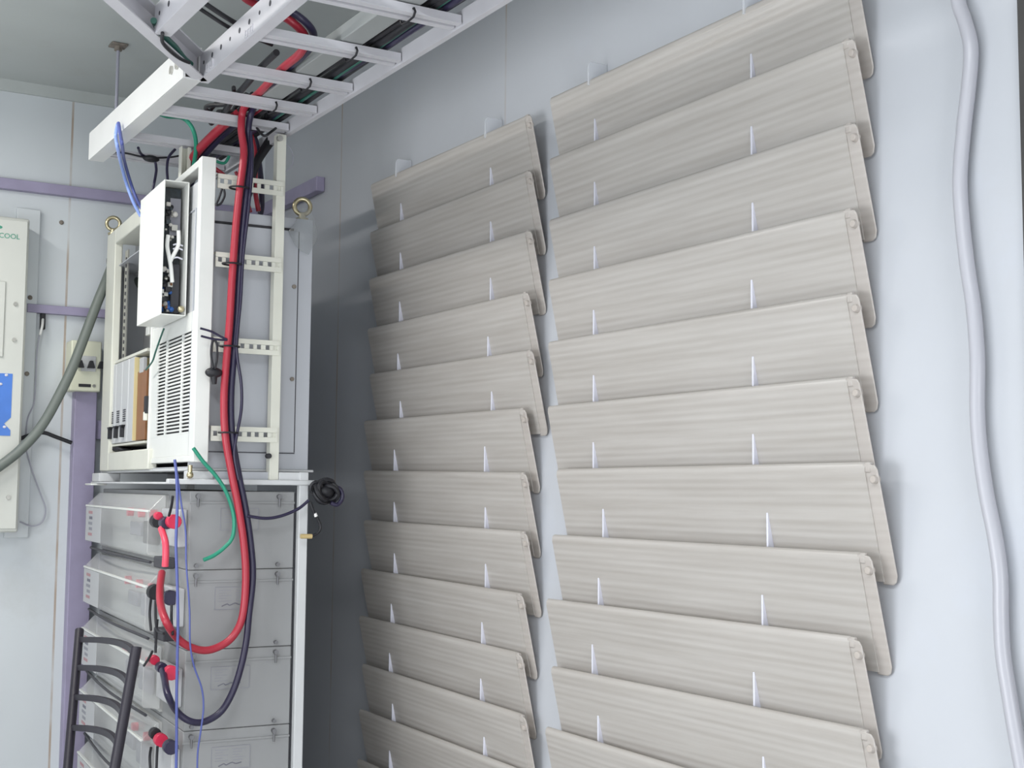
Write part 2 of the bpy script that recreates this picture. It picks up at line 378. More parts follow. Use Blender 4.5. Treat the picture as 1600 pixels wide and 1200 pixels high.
def text(s, size, m, parent, loc, rot, name='lettering', ext=.0006, align='RIGHT'):
    c = bpy.data.curves.new(name, 'FONT'); c.body = s; c.size = size; c.extrude = ext; c.align_x = align
    o = bpy.data.objects.new(name, c); COL.objects.link(o)
    me = bpy.data.meshes.new_from_object(o.evaluated_get(bpy.context.evaluated_depsgraph_get()))
    bpy.data.objects.remove(o); me.materials.clear(); me.materials.append(M[m])
    o = bpy.data.objects.new(name, me); COL.objects.link(o); o.parent = parent; o.location = loc; o.rotation_euler = rot
    return o
p = lp(31, 374)
text('RCOOL', .0205, 'gtext', t, (p[0], -.1197, p[1]), (math.pi/2, 0, 0))
p = lp(2, 357); MB().ball((p[0]-.012, -.1195, p[1]+.004), (.016, .001, .006), 14).build('emblem', 'gtext', t)
# frame strip behind the panel
a = sy(62, 330, YB); b = sy(48, 840, YB)
tag(MB().box((xe-.02, YB-.018, b.z), (a.x, YB, a.z)).build('mounting_board', 'wall_b', bevel=.002), 'pale mounting board behind the cream wall cabinet', 'board')
for px, py, lab in ((98, 346, 'single wall screw right of the panel top'), (47, 465, 'dark screw on the board just above the short rail'), (42, 584, 'dark screw on the board beside the blue sticker')):
    p = sy(px, py, YB-.02); tag(MB().ball((p.x, YB-.0205 if px < 60 else YB-.002, p.z), (.007, .004, .007)).build('screw', 'rust'), lab, 'screw')
p = sy(65, 500, YB)
t = thing('cable_hook', 'small black cable hook under the short rail', 'hook', (p.x, YB, p.z))
MB().box((-.006, -.02, -.03), (.008, -.001, .02)).build('base', 'black', t, .002)
MB().tube([(0, -.018, .0), (-.004, -.035, -.02), (-.012, -.05, -.05)], .004).build('tongue', 'wtube', t)
Yw = YB-.02
cable('grey_wire', 'thin grey wire hanging from the small cable hook', [sy(*q, Yw) for q in ((64, 512), (58, 548), (56, 590), (53, 630), (43, 655), (40, 690))], .0022, 'greyw')
cable('grey_wire', 'thin grey wire looping below the thick hose', [sy(*q, Yw) for q in ((40, 700), (50, 735), (62, 768), (71, 795), (66, 815), (50, 822), (31, 815))], .0022, 'greyw')
cable('black_cable', 'short black cable from the cream panel to the lilac trunking', [sy(*q, Yw-.02) for q in ((30, 686), (50, 679), (68, 676), (88, 683), (112, 692))], .006, 'black')
cable('thick_hose', 'thick grey green hose curving down past the breaker box', [rw(.10, 1.05, 2.04), sy(178, 408, 4.01), sy(174, 418, 3.99)]+[sy(*q, 3.97) for q in ((163, 446), (150, 478), (130, 531), (112, 577), (90, 622), (66, 664), (37, 698), (0, 728), (-60, 765))], .0145, 'hose', 'hose', n=14)

# ------------------------------------------------------------------ right wall: ribbed slats in two stacks
PITCH_Z, WID_R, WID_L = .1295, .845, .795
def face_out(z): return .046-.039*(-z/.178)
def slat(width, tabs):
    t = thing('louver_slat', 'slat', 'slat')
    n = 15; prof = [(.0365+.0065*math.cos(math.radians(a)), -.0075+.0078*math.sin(math.radians(a))) for a in (100, 88, 76, 64, 52, 40, 28, 14, 0)]
    for i in range(n*5+1):
        z = -.012-.166*i/(n*5); prof.append((face_out(z)+.00012*math.sin(i/5*2*math.pi), z))
    for q in ((face_out(-.178)-.004, -.178), (face_out(-.020)-.004, -.020), (.0385, -.0075), (.0360, -.0032)): prof.append(q)
    K = 12; s = MB(); rings = []
    for k in range(K+1):
        y = -width*k/K; rings.append([s.bm.verts.new((-o, y, z)) for o, z in prof])
    N = len(prof)
    for k in range(K):
        for i in range(N): s.bm.faces.new((rings[k][i], rings[k+1][i], rings[k+1][(i+1) % N], rings[k][(i+1) % N]))
    s.bm.faces.new(rings[0]); s.bm.faces.new(rings[-1][::-1])
    s.build('sheet', 'slat', t)
    # end flange at the viewer's right: flat strip with rounded lower corner
    fl = [(-.004, -.002), (.019, -.005), (.023, -.012), (.026, -.168), (.022, -.178), (.015, -.182), (-.004, -.182)]
    s = MB(); s.prism(fl, lambda a, z: Vector((-(face_out(z)-.0018), -width-a, z)), (.003, 0, 0)); s.build('end_flange', 'slatlip', t, .0015)
    s = MB(); s.box((-.0428, -width-.010, -.016), (-.035, -width+.001, .0))
    s.build('corner_cap', 'slatlip', t, .002)
    s = MB(); s.cyl((-.034, -width-.016, -.026), (-.0445, -width-.016, -.026), .0075, 16, .0055)
    s.build('boss', 'boss', t, .001)
    for y in tabs:                       # small upright fins that carry the slat below
        g = [(face_out(-.079)-.001, -.079), (face_out(-.079)+.001, -.079), (.0295, -.1295), (.0295, -.139), (face_out(-.139)-.001, -.139)]
        s = MB(); s.prism(g, lambda o, z, y=y: Vector((-o, -y-.002, z)), (0, .004, 0)); s.build('support_fin', 'fin', t, .0008)
    return t
ORD = ['topmost', 'second', 'third', 'fourth', 'fifth', 'sixth', 'seventh', 'eighth', 'ninth', 'tenth', 'eleventh', 'twelfth', 'thirteenth']
rowsR = [(845, 158, 1165, 5), (850, 250, 1310, 65), (850, 345, 1320, 192), (850, 438, 1325, 325), (848, 535, 1315, 458), (848, 635, 1305, 590), (863, 733, 1340, 722), (855, 835, 1320, 862), (848, 935, 1330, 995), (855, 1040, 1345, 1135), (848, 1135, 1000, 1178)]
rowsL = [(572, 290, 825, 178), (570, 365, 825, 265), (570, 437, 825, 358), (566, 515, 822, 455), (570, 585, 815, 548), (560, 658, 815, 637), (560, 735, 810, 738), (560, 812, 812, 830), (555, 887, 810, 927), (552, 960, 805, 1020), (558, 1035, 815, 1125), (552, 1105, 800, 1200), (548, 1182, 620, 1215)]
def stack(rows, width, ytabs, y0, words, group, dy):
    proto = None
    for i, r in enumerate(rows):
        a = sx(r[0], r[1], 1.455); b = sx(r[2], r[3], 1.455)
        full = abs(a.y-b.y) > .7
        if proto is None:
            o = proto = slat(width, [y0-ty for ty in ytabs])
        else:
            o = copy_tree(proto)
        yl = y0+dy[i]
        tilt = math.atan((b.z-a.z)/(a.y-b.y)) if full else 0
        tilt = max(-.012, min(.012, tilt))
        zl = a.z+(yl-a.y)*-math.tan(tilt)
        o.location = (XR-.001, yl, zl); o.rotation_euler = (-tilt, 0, random.uniform(-.003, .003))
        o['label'] = f'frosted ribbed plastic slat, {ORD[i]} from the top of the {words}'
        o['category'] = 'slat'; o['group'] = group
    for o in [proto]:
            for ty in ytabs:
                s = MB(); s.prism([(.001, -.03), (.046, -.012), (.046, .028), (.04, .036), (.001, .036)], lambda p, z, ty=ty: Vector((-p, ty-y0-.0025, z)), (0, .005, 0))
                tb = s.build('top_tab', 'tab', None, .001)
                tb.parent = o
stack(rowsR, WID_R, (2.14, 1.67), 2.285, 'wider right stack', 'plastic slats of the right stack', [0, 0, 0, 0, 0, 0, -.035, -.02, .0, -.02, 0])
stack(rowsL, WID_L, (3.022, 2.556), 3.178, 'narrower left stack', 'plastic slats of the left stack', [0, 0, 0, .004, -.015, .016, .012, .006, .018, .024, 0, .014, .02])

# grey conduit on the right
cp = ((1492, -60), (1497, 0), (1508, 35), (1517, 75), (1514, 130), (1506, 200), (1500, 280), (1504, 350), (1512, 420), (1521, 480), (1527, 560), (1527, 640), (1531, 700), (1541, 770), (1555, 840), (1563, 900), (1564, 960), (1567, 1020), (1576, 1080), (1586, 1140), (1597, 1200), (1610, 1270))
cable('flexible_conduit', 'grey wavy flexible conduit running down the right wall', [sx(*q, 1.484) for q in cp], .0105, 'conduit', 'conduit', n=16)

# ------------------------------------------------------------------ overhead cable tray
ZT = 2.275
t = thing('cable_tray', 'white overhead ladder cable tray running along the right wall', 'cable tray', (0, 0, ZT))
def stringer(xa, ya, xb, yb, wall, flange, name='stringer', holes=True, z1=.052):
    s = MB(); a = Vector((xa, ya, 0)); b = Vector((xb, yb, 0)); d = (b-a).normalized(); n = Vector((d.y, -d.x, 0))   # n: to the right of the run
    s.bar(a+n*.0015+Vector((0, 0, z1/2)), b+n*.0015+Vector((0, 0, z1/2)), .003, z1-.001)
    s.bar(a+n*(flange/2+.0004)+Vector((0, 0, .0015)), b+n*(flange/2+.0004)+Vector((0, 0, .0015)), flange, .0031)
    s.bar(a+n*(flange/2+.0004)+Vector((0, 0, z1)), b+n*flange/2+Vector((0, 0, z1)), flange, .003)
    o = s.build(name, wall, t, smoothf=False)
    if holes:
        hm = MB(); L = (b-a).length; k = .04; i = 0
        while k < L-.02:
            p = a+d*k+Vector((0, 0, .03)); r = .0055 if i % 3 else .004
            hm.cyl(p-n*.0006, p+n*.001, r, 12); k += .055; i += 1
        hm.build('punched_holes', 'hole', o)
    return o
stringer(.787, 1.2, .797, 2.60, 'traym', .022)
stringer(1.098, 1.2, 1.100, 3.42, 'traym', .012, holes=False, z1=.03)
# heavier bolted extension towards the back wall
s = MB(); s.box((.762, 2.585, -.001), (.767, 3.39, .069)); s.box((.7645, 2.586, -.002), (.80, 3.389, .003)); s.box((.7645, 2.586, .064), (.80, 3.389, .068)); s.box((.795, 2.587, .001), (.7995, 2.70, .066))
s.build('extension_channel', 'chan', t, smoothf=False)
for yy in (2.625, 2.665):
    MB().cyl((.758, yy, .036), (.763, yy, .036), .009, 14).build('bolt', 'steel', t)
for yy in (1.42, 1.75, 2.04, 2.285, 2.515, 2.71, 2.88, 3.15, 3.34):
    s = MB(); x0, x1 = (.7925, 1.097)
    s.box((x0, yy-.021, .004), (x1, yy-.005, .007)); s.box((x0, yy+.005, .004), (x1, yy+.021, .007))
    s.box((x0, yy-.008, .0065), (x1, yy-.005, .018)); s.box((x0, yy+.005, .0065), (x1, yy+.008, .018))
    s.box((x0, yy-.0205, .0065), (x1, yy-.018, .02)); s.box((x0, yy+.018, .0065), (x1, yy+.0205, .02)); s.box((x0, yy-.017, .0165), (x1, yy+.017, .0195))
    s.build('rung', 'traym', t, smoothf=False)
# diagonal branch with its own short stringer
stringer(.40, 2.085, .792, 2.60, 'traym', .026, 'diagonal_stringer', False)
stringer(.655, 1.3, .64, 2.36, 'traym', .03, 'branch_stringer')
MB().cyl((.515, 2.255, .05), (.515, 2.255, .075), .008).build('bolt', 'brass', t)
# threaded hanger rod
p = sz(188, 70, ZC)
t2 = thing('hanger_rod', 'threaded hanger rod from the stained ceiling plate', 'rod', (.881, 3.61, ZC))
rz = ZC-2.40
MB().cyl((0, 0, -rz-.01), (0, 0, -.001), .0045, 10).build('rod', 'greyw', t2)
MB().bar((.004, .01, -rz), (-.108, -.235, -.3165), .02, .004).build('hanger_strap', 'steel', t2)
MB().box((-.022, -.022, -.006), (.022, .022, -.001)).build('ceiling_plate', 'rust', t2, .001)
MB().cyl((0, 0, -.018), (0, 0, -.006), .011, 6).build('nut', 'rust', t2)

# ------------------------------------------------------------------ vertical ladder frame by the cabinet
t = thing('slotted_ladder', 'ivory upright slotted ladder frame beside the cabinet, carrying the red cable', 'frame', (1.0, 2.888, 1.462))
ZH = 2.272-1.462
for nm, xa in (('rail', 1.087),):
    s = MB(); xx = xa-1.0
    s.box((xx-.011, -.012, 0), (xx+.011, -.009, ZH)); s.box((xx+.008, -.012, 0), (xx+.011, .012, ZH)); s.box((xx-.011, -.012, 0), (xx-.008, .012, ZH))
    s.build(nm, 'ivory', t, .0008)
def slotted(x0, x1, z, h, n):
    s = MB(); y0, y1 = -.016, -.012; hh = .011
    s.box((x0, y0, z-h/2), (x1, y1, z-hh/2)); s.box((x0, y0, z+hh/2), (x1, y1, z+h/2))
    step = (x1-x0)/n
    for i in range(n+1):
        c = x0+i*step; w = step*(.22 if i % 2 else .3)
        s.box((max(x0, c-w), y0, z-hh/2), (min(x1, c+w), y1, z+hh/2))
    s.box((x0, -.016, z+h/2-.003), (x1, .006, z+h/2))
    return s.build('slotted_bar', 'ivory', t)
for px, py in ((435, 294), (435, 414), (435, 544), (435, 680)):
    z = sy(px, py, 2.87).z-1.462; slotted(-.066, .092, z, .034, 8)
MB().cyl((.08, -.02, ZH-.012), (.08, -.011, ZH-.012), .007, 12).build('bolt', 'steel', t)
MB().cyl((.072, -.02, .055), (.072, -.006, .055), .006, 10).build('bolt', 'slot', t)
# far post between tray and cabinet
p = sy(289, 195, 3.14)
tag(MB().box((p.x-.013, 3.12, 2.095), (p.x-.010, 3.14, ZT-.001)).box((p.x-.013, 3.137, 2.095), (p.x+.012, 3.14, ZT-.001)).box((p.x+.004, 3.12, 2.095), (p.x+.012, 3.14, ZT-.001)).build('slotted_post', 'ivory', bevel=.0006), 'short ivory post between the tray and the cabinet top', 'post')

# ------------------------------------------------------------------ upper cabinet (rack frame coordinates)
cab = thing('power_cabinet', 'grey power cabinet with open front and eye bolts under the tray', 'cabinet', P0, -RA)
U0c, U1c, Z0c, Z1c, Dc = .03, 1.06, 1.487, 2.085, .283
s = MB()
s.box((.0, U0c, Z0c), (Dc, U0c+.004, Z1c)); s.box((0, U1c-.004, Z0c), (Dc, U1c, Z1c)); s.box((Dc-.004, U0c, Z0c), (Dc, U1c, Z1c))
s.box((0, U0c, Z0c), (Dc, U1c, Z0c+.004)); s.box((0, U0c, Z1c-.004), (Dc, U1c, Z1c))
s.build('shell', 'cab', cab, .001)
s = MB(); s.box((.012, U0c-.003, Z0c+.04), (.247, U0c+.001, Z1c-.032)); s.build('side_panel', 'cab', cab, .001)
MB().box((.012, U0c-.0035, Z1c-.031), (.235, U0c, Z1c-.026)).build('panel_gap', 'slot', cab)
MB().box((.2475, U0c-.0012, Z0c+.04), (.2495, U0c, Z1c-.032)).build('panel_gap', 'hole', cab)
MB().box((.012, U0c-.0012, Z0c+.037), (.2495, U0c, Z0c+.039)).build('panel_gap', 'hole', cab)
for zz in (1.92, 1.70): MB().cyl((.238, U0c-.007, zz), (.238, U0c-.002, zz), .005).build('screw', 'rust', cab)
MB().box((-.006, U0c-.008, Z0c-.006), (Dc+.012, U1c+.01, Z0c)).build('base_lip', 'cabin', cab, .002)
# front frame of the opening
ZT2 = 2.19
MB().box((-.012, .93, Z0c), (.01, 1.055, ZT2)).build('front_post', 'ivory', cab, .003)
MB().box((.07, .46, Z1c-.01), (.075, 1.05, ZT2-.004)).build('upper_back', 'cabin', cab)
MB().box((-.0115, .456, ZT2-.045), (.07, .93, ZT2)).build('front_top_beam', 'ivory', cab, .003)
MB().box((-.0115, .40, Z0c), (.012, .93, Z0c+.052)).build('front_bottom_beam', 'ivory', cab, .003)
MB().box((.20, .06, Z0c+.01), (.21, U1c-.01, Z1c-.01)).build('inner_back', 'cabin', cab)
MB().box((.10, .47, 1.806), (.104, 1.04, 2.075)).build('mounting_plate', 'paper', cab)
s = MB(); s.box((.012, .86, 1.80), (.016, .90, 2.12))
ir = s.build('inner_rail', 'steel', cab)
hm = MB()
for i in range(15): hm.cyl((.0105, .88, 1.815+i*.02), (.013, .88, 1.815+i*.02), .0055, 10)
hm.build('rail_holes', 'hole', ir)
for i in range(18):
    a = random.uniform(.60, .85); zc = random.uniform(1.86, 2.08)
    MB().box((.05, a-.02, zc-.012), (.10, a+.02, zc+.012)).build('terminal', random.choice(('cabin', 'steel', 'hole', 'paper', 'white')), cab, .002)
MB().box((-.002, .50, 1.795), (.18, .93, 1.803)).build('card_cage_top', 'ivory', cab, .001)
MB().box((-.002, .50, 1.556), (.18, .93, 1.562)).build('card_cage_bottom', 'ivory', cab, .001)
for i in range(3):
    u = .745+i*.088-.03
    c = MB().box((-.004, u, 1.564), (.15, u+.083, 1.793)).build('plug_in_card', 'cabin', cab, .003)
    g = MB()
    for k in range(6): g.box((-.0055, u+.022, 1.622+k*.006), (-.003, u+.056, 1.6255+k*.006))
    g.build('vent_slots', 'hole', c)
    MB().prism([(u+.018, 1.612), (u+.062, 1.612), (u+.048, 1.604), (u+.048, 1.578), (u+.032, 1.578), (u+.032, 1.604)], lambda p, q: Vector((-.004, p, q)), (-.010, 0, 0)).build('catch', 'black', c, .001)
MB().box((-.003, .645, 1.564), (.15, .712, 1.793)).build('blank_plate', 'cabin', cab, .002)
MB().box((-.004, .636, 1.566), (.14, .640, 1.79)).build('card_edge', 'yellow', cab)
MB().box((.004, .52, 1.566), (.015, .632, 1.75)).build('copper_board', 'copper', cab, .001)
MB().box((.003, .56, 1.745), (.013, .61, 1.785)).build('terminal', 'paper', cab, .001)
MB().box((-.001, .91, 1.545), (.05, .94, 1.56)).build('terminal', 'black', cab, .002)
for i in range(4):
    MB().tube([(.02, .92-.02*i, 1.556), (.0, .90-.02*i, 1.548), (.03, .87-.02*i, 1.541)], .006).build('loose_lead', 'black', cab)
# eye bolts
def eyebolt(v, u):
    z_ = ZT2-Z1c if v < .1 else 0
    e = MB(); e.torus((v, u, Z1c+.034+z_), .019, .0055, (.2, 1, 0)); e.cyl((v, u, Z1c+z_), (v, u, Z1c+.016+z_), .009); e.cyl((v, u, Z1c+z_), (v, u, Z1c+.006+z_), .015)
    return e.build('eye_bolt', 'brass', cab)
eyebolt(.262, .05); eyebolt(.0, 1.035)
# plastic wrap torn on the near eye bolt
fm = MB(); ring = []
outline = [(-.012, .018), (.012, .018), (.02, -.005), (.03, -.03), (.026, -.055), (.006, -.092), (-.012, -.085), (-.03, -.07), (-.045, -.04), (-.028, -.018)]
c0 = fm.bm.verts.new((0, -.014, -.03))
vs = [fm.bm.verts.new((x, -.006-.01*abs(math.sin(7*x+9*z)), z)) for x, z in outline]
for i in range(len(vs)): fm.bm.faces.new((c0, vs[i], vs[(i+1) % len(vs)]))
wrap = fm.build('plastic_wrap', 'film', None)
wrap.location = rw(.262, U0c-.004, Z1c+.004); wrap.rotation_euler = (0, 0, -RA)
sm = wrap.modifiers.new('thick', 'SOLIDIFY'); sm.thickness = .0012
tag(wrap, 'torn scrap of clear plastic film on the near eye bolt', 'plastic film')
# eye bolt carries it

# tall white frame with vent grille in front of the near half
fr = thing('vented_frame', 'tall white panel frame with a fine vent grille in its lower half', 'panel', P0, -RA)
ZF0, ZF1, UF = 1.50, 2.192, .455
s = MB()
s.box((-.004, -.032, ZF0), (.030, -.002, ZF1)); s.box((-.004, UF-.012, ZF0), (.028, UF, ZF1-.005)); s.box((-.0035, -.002, ZF1-.018), (.0275, UF-.012, ZF1-.001)); s.box((-.0035, -.002, ZF0+.001), (.0275, UF-.012, ZF0+.016))
s.build('frame', 'white', fr, .002)
MB().box((.004, -.002, 1.84), (.008, UF-.012, ZF1-.045)).build('plain_panel', 'cabin', fr, .001)
s = MB(); u0, u1 = -.002, UF-.012
vz0, vz1 = 1.566, 1.80
cols = [(.03, .11), (.125, .27), (.285, .37)]
# grille plate built from real slots
s.box((0, u0, ZF0+.016), (.004, u1, vz0)); s.box((0, u0, vz1), (.004, u1, 1.845))
edges = [u0]+[e for c in cols for e in c]+[u1]
for i in range(0, len(edges), 2): s.box((0, edges[i], vz0), (.004, edges[i+1], vz1))
nr = 27; ph = (vz1-vz0)/nr
for c in cols:
    for k in range(nr): s.box((0, c[0], vz0+k*ph), (.004, c[1], vz0+k*ph+ph*.52))
s.build('vent_grille', 'white', fr)
MB().box((.012, u0, ZF0+.02), (.014, u1, 1.84)).build('grille_backing', 'hole', fr)
MB().box((-.012, UF-.005, 1.63), (.004, UF+.012, 1.675)).build('latch', 'slot', fr, .002)
MB().box((-.014, UF-.002, 1.612), (-.004, UF+.008, 1.634)).build('latch_tab', 'ivory', fr, .002)
# control box with open side
A = rk(300, 285, v=0); Fc = rk(257, 280, u=A.y); Bc = rk(247, 491, u=A.y); G = rk(220, 312, v=Fc.x)
bx = thing('control_box', 'white control box with an open side showing its circuit boards', 'control box', P0, -RA)
v0, v1 = Fc.x, -.005; ua, ub = A.y, G.y; za, zb = Bc.z, Fc.z
print('control box', v0, ua, ub, za, zb)
s = MB()
s.box((v0, ua, za), (v0+.003, ub, zb)); s.box((v0, ub-.003, za), (v1, ub, zb)); s.box((v0, ua, zb-.003), (v1, ub, zb)); s.box((v0, ua, za), (v1, ub, za+.003)); s.box((v1-.003, ua, za), (v1, ub, zb))
s.build('case', 'white', bx, .001)
def inb(fx, fz, du=.03): return Vector((v0+.004+(v1-v0-.009)*fx, ua+du, za+(zb-za)*fz))
s = MB(); a = inb(.02, .02, .06); b = inb(.98, .98, .064); s.box(a, b); pc = s.build('circuit_board', 'pcb', bx)
for i in range(64):
    fx, fz = random.uniform(.08, .62), random.choice((random.uniform(.05, .36), random.uniform(.05, .36), random.uniform(.55, .86)))
    c = inb(fx, fz, random.uniform(.03, .055)); r = random.uniform(.003, .007)
    mm = random.choice(('comp', 'comp', 'compw', 'black', 'compw', 'steel', 'copper')) if fz < .4 else random.choice(('compw', 'black', 'steel', 'pcb', 'pcb'))
    (MB().ball(c, r, 8) if i % 3 else MB().box(c-Vector((r, .004, r)), c+Vector((r, .01, r)))).build('component', mm, pc)
a = inb(.45, .62, .05); b = inb(.95, .90, .055); MB().box(a, b).build('terminal_board', 'inkb', bx)
a = inb(.55, .03, .04); b = inb(.95, .40, .058); MB().box(a, b).build('relay_block', 'hole', bx, .002)
for pts in ([(.25, .60), (.22, .52), (.32, .44), (.42, .36), (.5, .25)], [(.72, .64), (.74, .54), (.60, .48), (.45, .43), (.38, .40)]):
    MB().tube([inb(x, z, .018) for x, z in pts], .0048).build('white_lead', 'wtube', bx)
for z in (.43, .50, .53): MB().tube([inb(.5, z, .02), inb(.7, z+.01, .018), inb(.95, z+.0, .02)], .002).build('tie', 'fin', bx)
MB().ball(inb(.86, .05, .0), .008).build('wing_nut', 'brass', bx)

# ------------------------------------------------------------------ battery rack below
br = thing('battery_rack', 'grey steel rack frame under the cabinet holding the battery stack', 'rack', P0, -RA)
ZB = 1.436
for v, u, tz in ((.248, -.012, ZB+.045), (.248, 1.06, ZB+.045)):
    s = MB(); s.box((v, u-.006, 0), (v+.022, u+.014, tz)); s.build('post', 'cabin', br, .002)
s = MB(); s.box((-.055, -.022, 1.4505), (.285, .0, 1.4625)); s.build('front_bar', 'cabin', br, .002)
s = MB(); s.box((-.03, .0, 1.4505), (.255, 1.09, 1.4555)); s.build('shelf', 'cabin', br, .001)
for v, u, wv_, wu in ((-.012, -.012, .06, .03), (.20, -.012, .05, .03), (-.03, .96, .06, .11), (.19, .96, .06, .11)):
    s = MB(); s.box((v, u, 1.456), (v+wv_, u+wu, 1.4805)); s.build('foot_block', 'cabin', br, .002)
MB().box((.048, -.004, 1.456), (.20, .0, 1.4805)).build('base_plate', 'cab', br, .001)
MB().box((-.045, 1.0, 1.445), (.0, 1.1, 1.4505)).build('end_tab', 'white', br, .002)
s = MB(); s.box((0, 0, 0), (.27, 1.06, .541)); s.build('plinth', 'cab', br, .003)
BH = .177
def battery(i, ztop):
    b = thing('battery_module', 'b', 'battery', rw(0, 0, ztop-BH), -RA, 'stacked battery modules in the rack')
    s = MB(); s.box((.0, .002, .0004), (.2435, 1.05, BH-.0006)); s.build('case', 'batt', b, .002)
    s = MB(); s.box((.2436, .010, .002), (.2475, .020, BH-.002)); s.build('edge_groove', 'hole', b)
    s = MB(); s.box((-.002, -.0015, BH-.028), (.243, .003, BH-.024)); s.build('side_ledge', 'batt', b)
    s = MB(); s.box((-.006, .21, .012), (.001, 1.04, BH-.012)); s.build('front_board', 'battf', b)
    # bevelled clear cover
    prof = [(0, .018), (-.038, .024), (-.042, .030), (-.042, BH-.050), (-.036, BH-.044), (-.006, BH-.012), (0, BH-.012)]
    s = MB(); s.prism(prof, lambda v, z: Vector((v-.0065, .205, z)), (0, .84, 0)); s.build('clear_cover', 'clear', b, .002)
    MB().box((-.050, .205, BH-.0525), (-.0425, 1.045, BH-.047)).build('cover_lip', 'white', b, .001)
    # things behind the cover
    for k in range(3):
        MB().cyl((-.007, .30+.14*k, .118), (-.022, .30+.14*k, .118), .011, 10).build('terminal_cap', 'redtape' if k != 1 else 'pink', b)
    MB().box((-.022, .26, .045), (-.007, .38, .10)).build('link_bar', 'hole' if i == 0 else 'inkb', b, .003)
    MB().box((-.018, .44, .06), (-.007, .56, .095)).build('link_bar', 'inkb', b, .003)
    # printed sheet at the far end of the cover
    pl = MB().box((-.0502, .80, .028), (-.0487, 1.03, BH-.054)).build('printed_sheet', 'paper', b)
    for k, mm in enumerate(('faint', 'ink', 'inkb', 'inkb', 'faint')):
        z = BH-.068-k*.0155
        MB().box((-.0508, .925, z-.004), (-.0500, .985-.012*(k % 2), z+.004)).build('printed_mark', mm, pl)
    s = MB(); s.tube([(-.04, .20, .008), (-.052, .60, .008), (-.035, 1.02, .006)], .0035); s.build('lower_strip', 'hole', b)
    # name plate on the side, with faint illegible lines
    v = (.07, .062, .058, .064, .07)[i]; z1 = .088; pl = MB().box((v, .0006, z1), (v+.088, .003, z1+.05)).build('name_plate', 'batt', b, .0003)
    s = MB()
    for bb in (((v, z1), (v+.088, z1+.0012)), ((v, z1+.0488), (v+.088, z1+.05)), ((v, z1), (v+.0012, z1+.05)), ((v+.0868, z1), (v+.088, z1+.05))): s.box((bb[0][0], 0, bb[0][1]), (bb[1][0], .0008, bb[1][1]))
    for k in range(5): s.box((v+.008, 0, z1+.042-k*.006), (v+.038-(k % 2)*.012, .0008, z1+.0432-k*.006)); s.box((v+.048, 0, z1+.042-k*.006), (v+.078-(k % 3)*.008, .0008, z1+.0432-k*.006))
    s.build('printed_lines', 'inkb', pl)
    if i: MB().tube([(v+.016, 0, z1+.007), (v+.028, 0, z1+.012), (v+.034, 0, z1+.009), (v+.046, 0, z1+.0135), (v+.056, 0, z1+.0105), (v+.068, 0, z1+.0125)], .0011, 6).build('pen_stroke', 'ink', pl)
    for v in (.017, .205):
        s = MB(); s.cyl((v, .0015, BH-.012), (v, -.010, BH-.012), .0055, 10); s.cyl((v, -.006, BH-.036), (v, -.006, BH-.012), .0026, 8); s.cyl((v, .0015, .010), (v, -.008, .010), .0045, 10); s.build('bolt', 'boltm', b)
    # terminal block on the near end of the front
    MB().box((-.020, .02, .05), (.0, .19, .135)).build('terminal_block', 'paper', b, .003)
    return b
ctop = ['topmost, just under the cabinet shelf', 'second from the top', 'third from the top', 'fourth from the top', 'lowest one in view, behind the black chair']
BZ = [ZB-i*BH for i in range(5)]
for i in range(5):
    b = battery(i, BZ[i]); b['label'] = f'grey battery module with clear front cover, {ctop[i]}'
# terminal plugs
def plug(name, px, py, v, m, label, r=.013, L=.03, axis='u'):
    p = rk(px, py, v=v); P = P0+RV*p.x+RU*p.y; P.z = p.z
    d = RU if axis == 'u' else RV
    o = MB(); o.cyl(P-d*L/2, P+d*L/2, r, 14); o.cyl(P+d*L/2, P+d*(L/2+.006), r*.7, 12)
    return tag(o.build(name, m, None, .0015), label, 'terminal plug')
plug('terminal_plug', 246, 814, -.04, 'black', 'black terminal plug at the front of the topmost battery', .016, .03)
plug('terminal_plug', 247, 806, -.06, 'redtape', 'small red cap on the black plug of the topmost battery', .009, .022)
plug('terminal_plug', 259, 817, -.05, 'navy', 'navy plug between the red ones on the topmost battery', .014, .03)
plug('terminal_plug', 271, 815, -.04, 'redtape', 'big red terminal plug at the corner of the topmost battery', .016, .025)
plug('terminal_plug', 242, 925, -.04, 'black', 'black terminal plug on the second battery, left of the red cable', .018, .025)
plug('terminal_plug', 266, 934, -.03, 'navy', 'navy terminal plug on the second battery, right of the red cable', .017, .022)
plug('terminal_plug', 241, 1031, -.04, 'redtape', 'small red plug at the front of the third battery', .011, .022)
plug('terminal_plug', 252, 1043, -.035, 'navy', 'navy plug in the middle of the third battery front', .012, .03)
plug('terminal_plug', 267, 1051, -.03, 'redtape', 'big red terminal plug at the corner of the third battery', .016, .022)
plug('terminal_plug', 251, 1156, -.035, 'redtape', 'red terminal plug on the lowest battery in view', .015, .022)
plug('terminal_plug', 266, 1167, -.03, 'navy', 'navy terminal plug on the lowest battery in view', .016, .022)
plug('terminal_plug', 242, 1146, -.04, 'black', 'black terminal plug on the lowest battery in view', .013, .022)

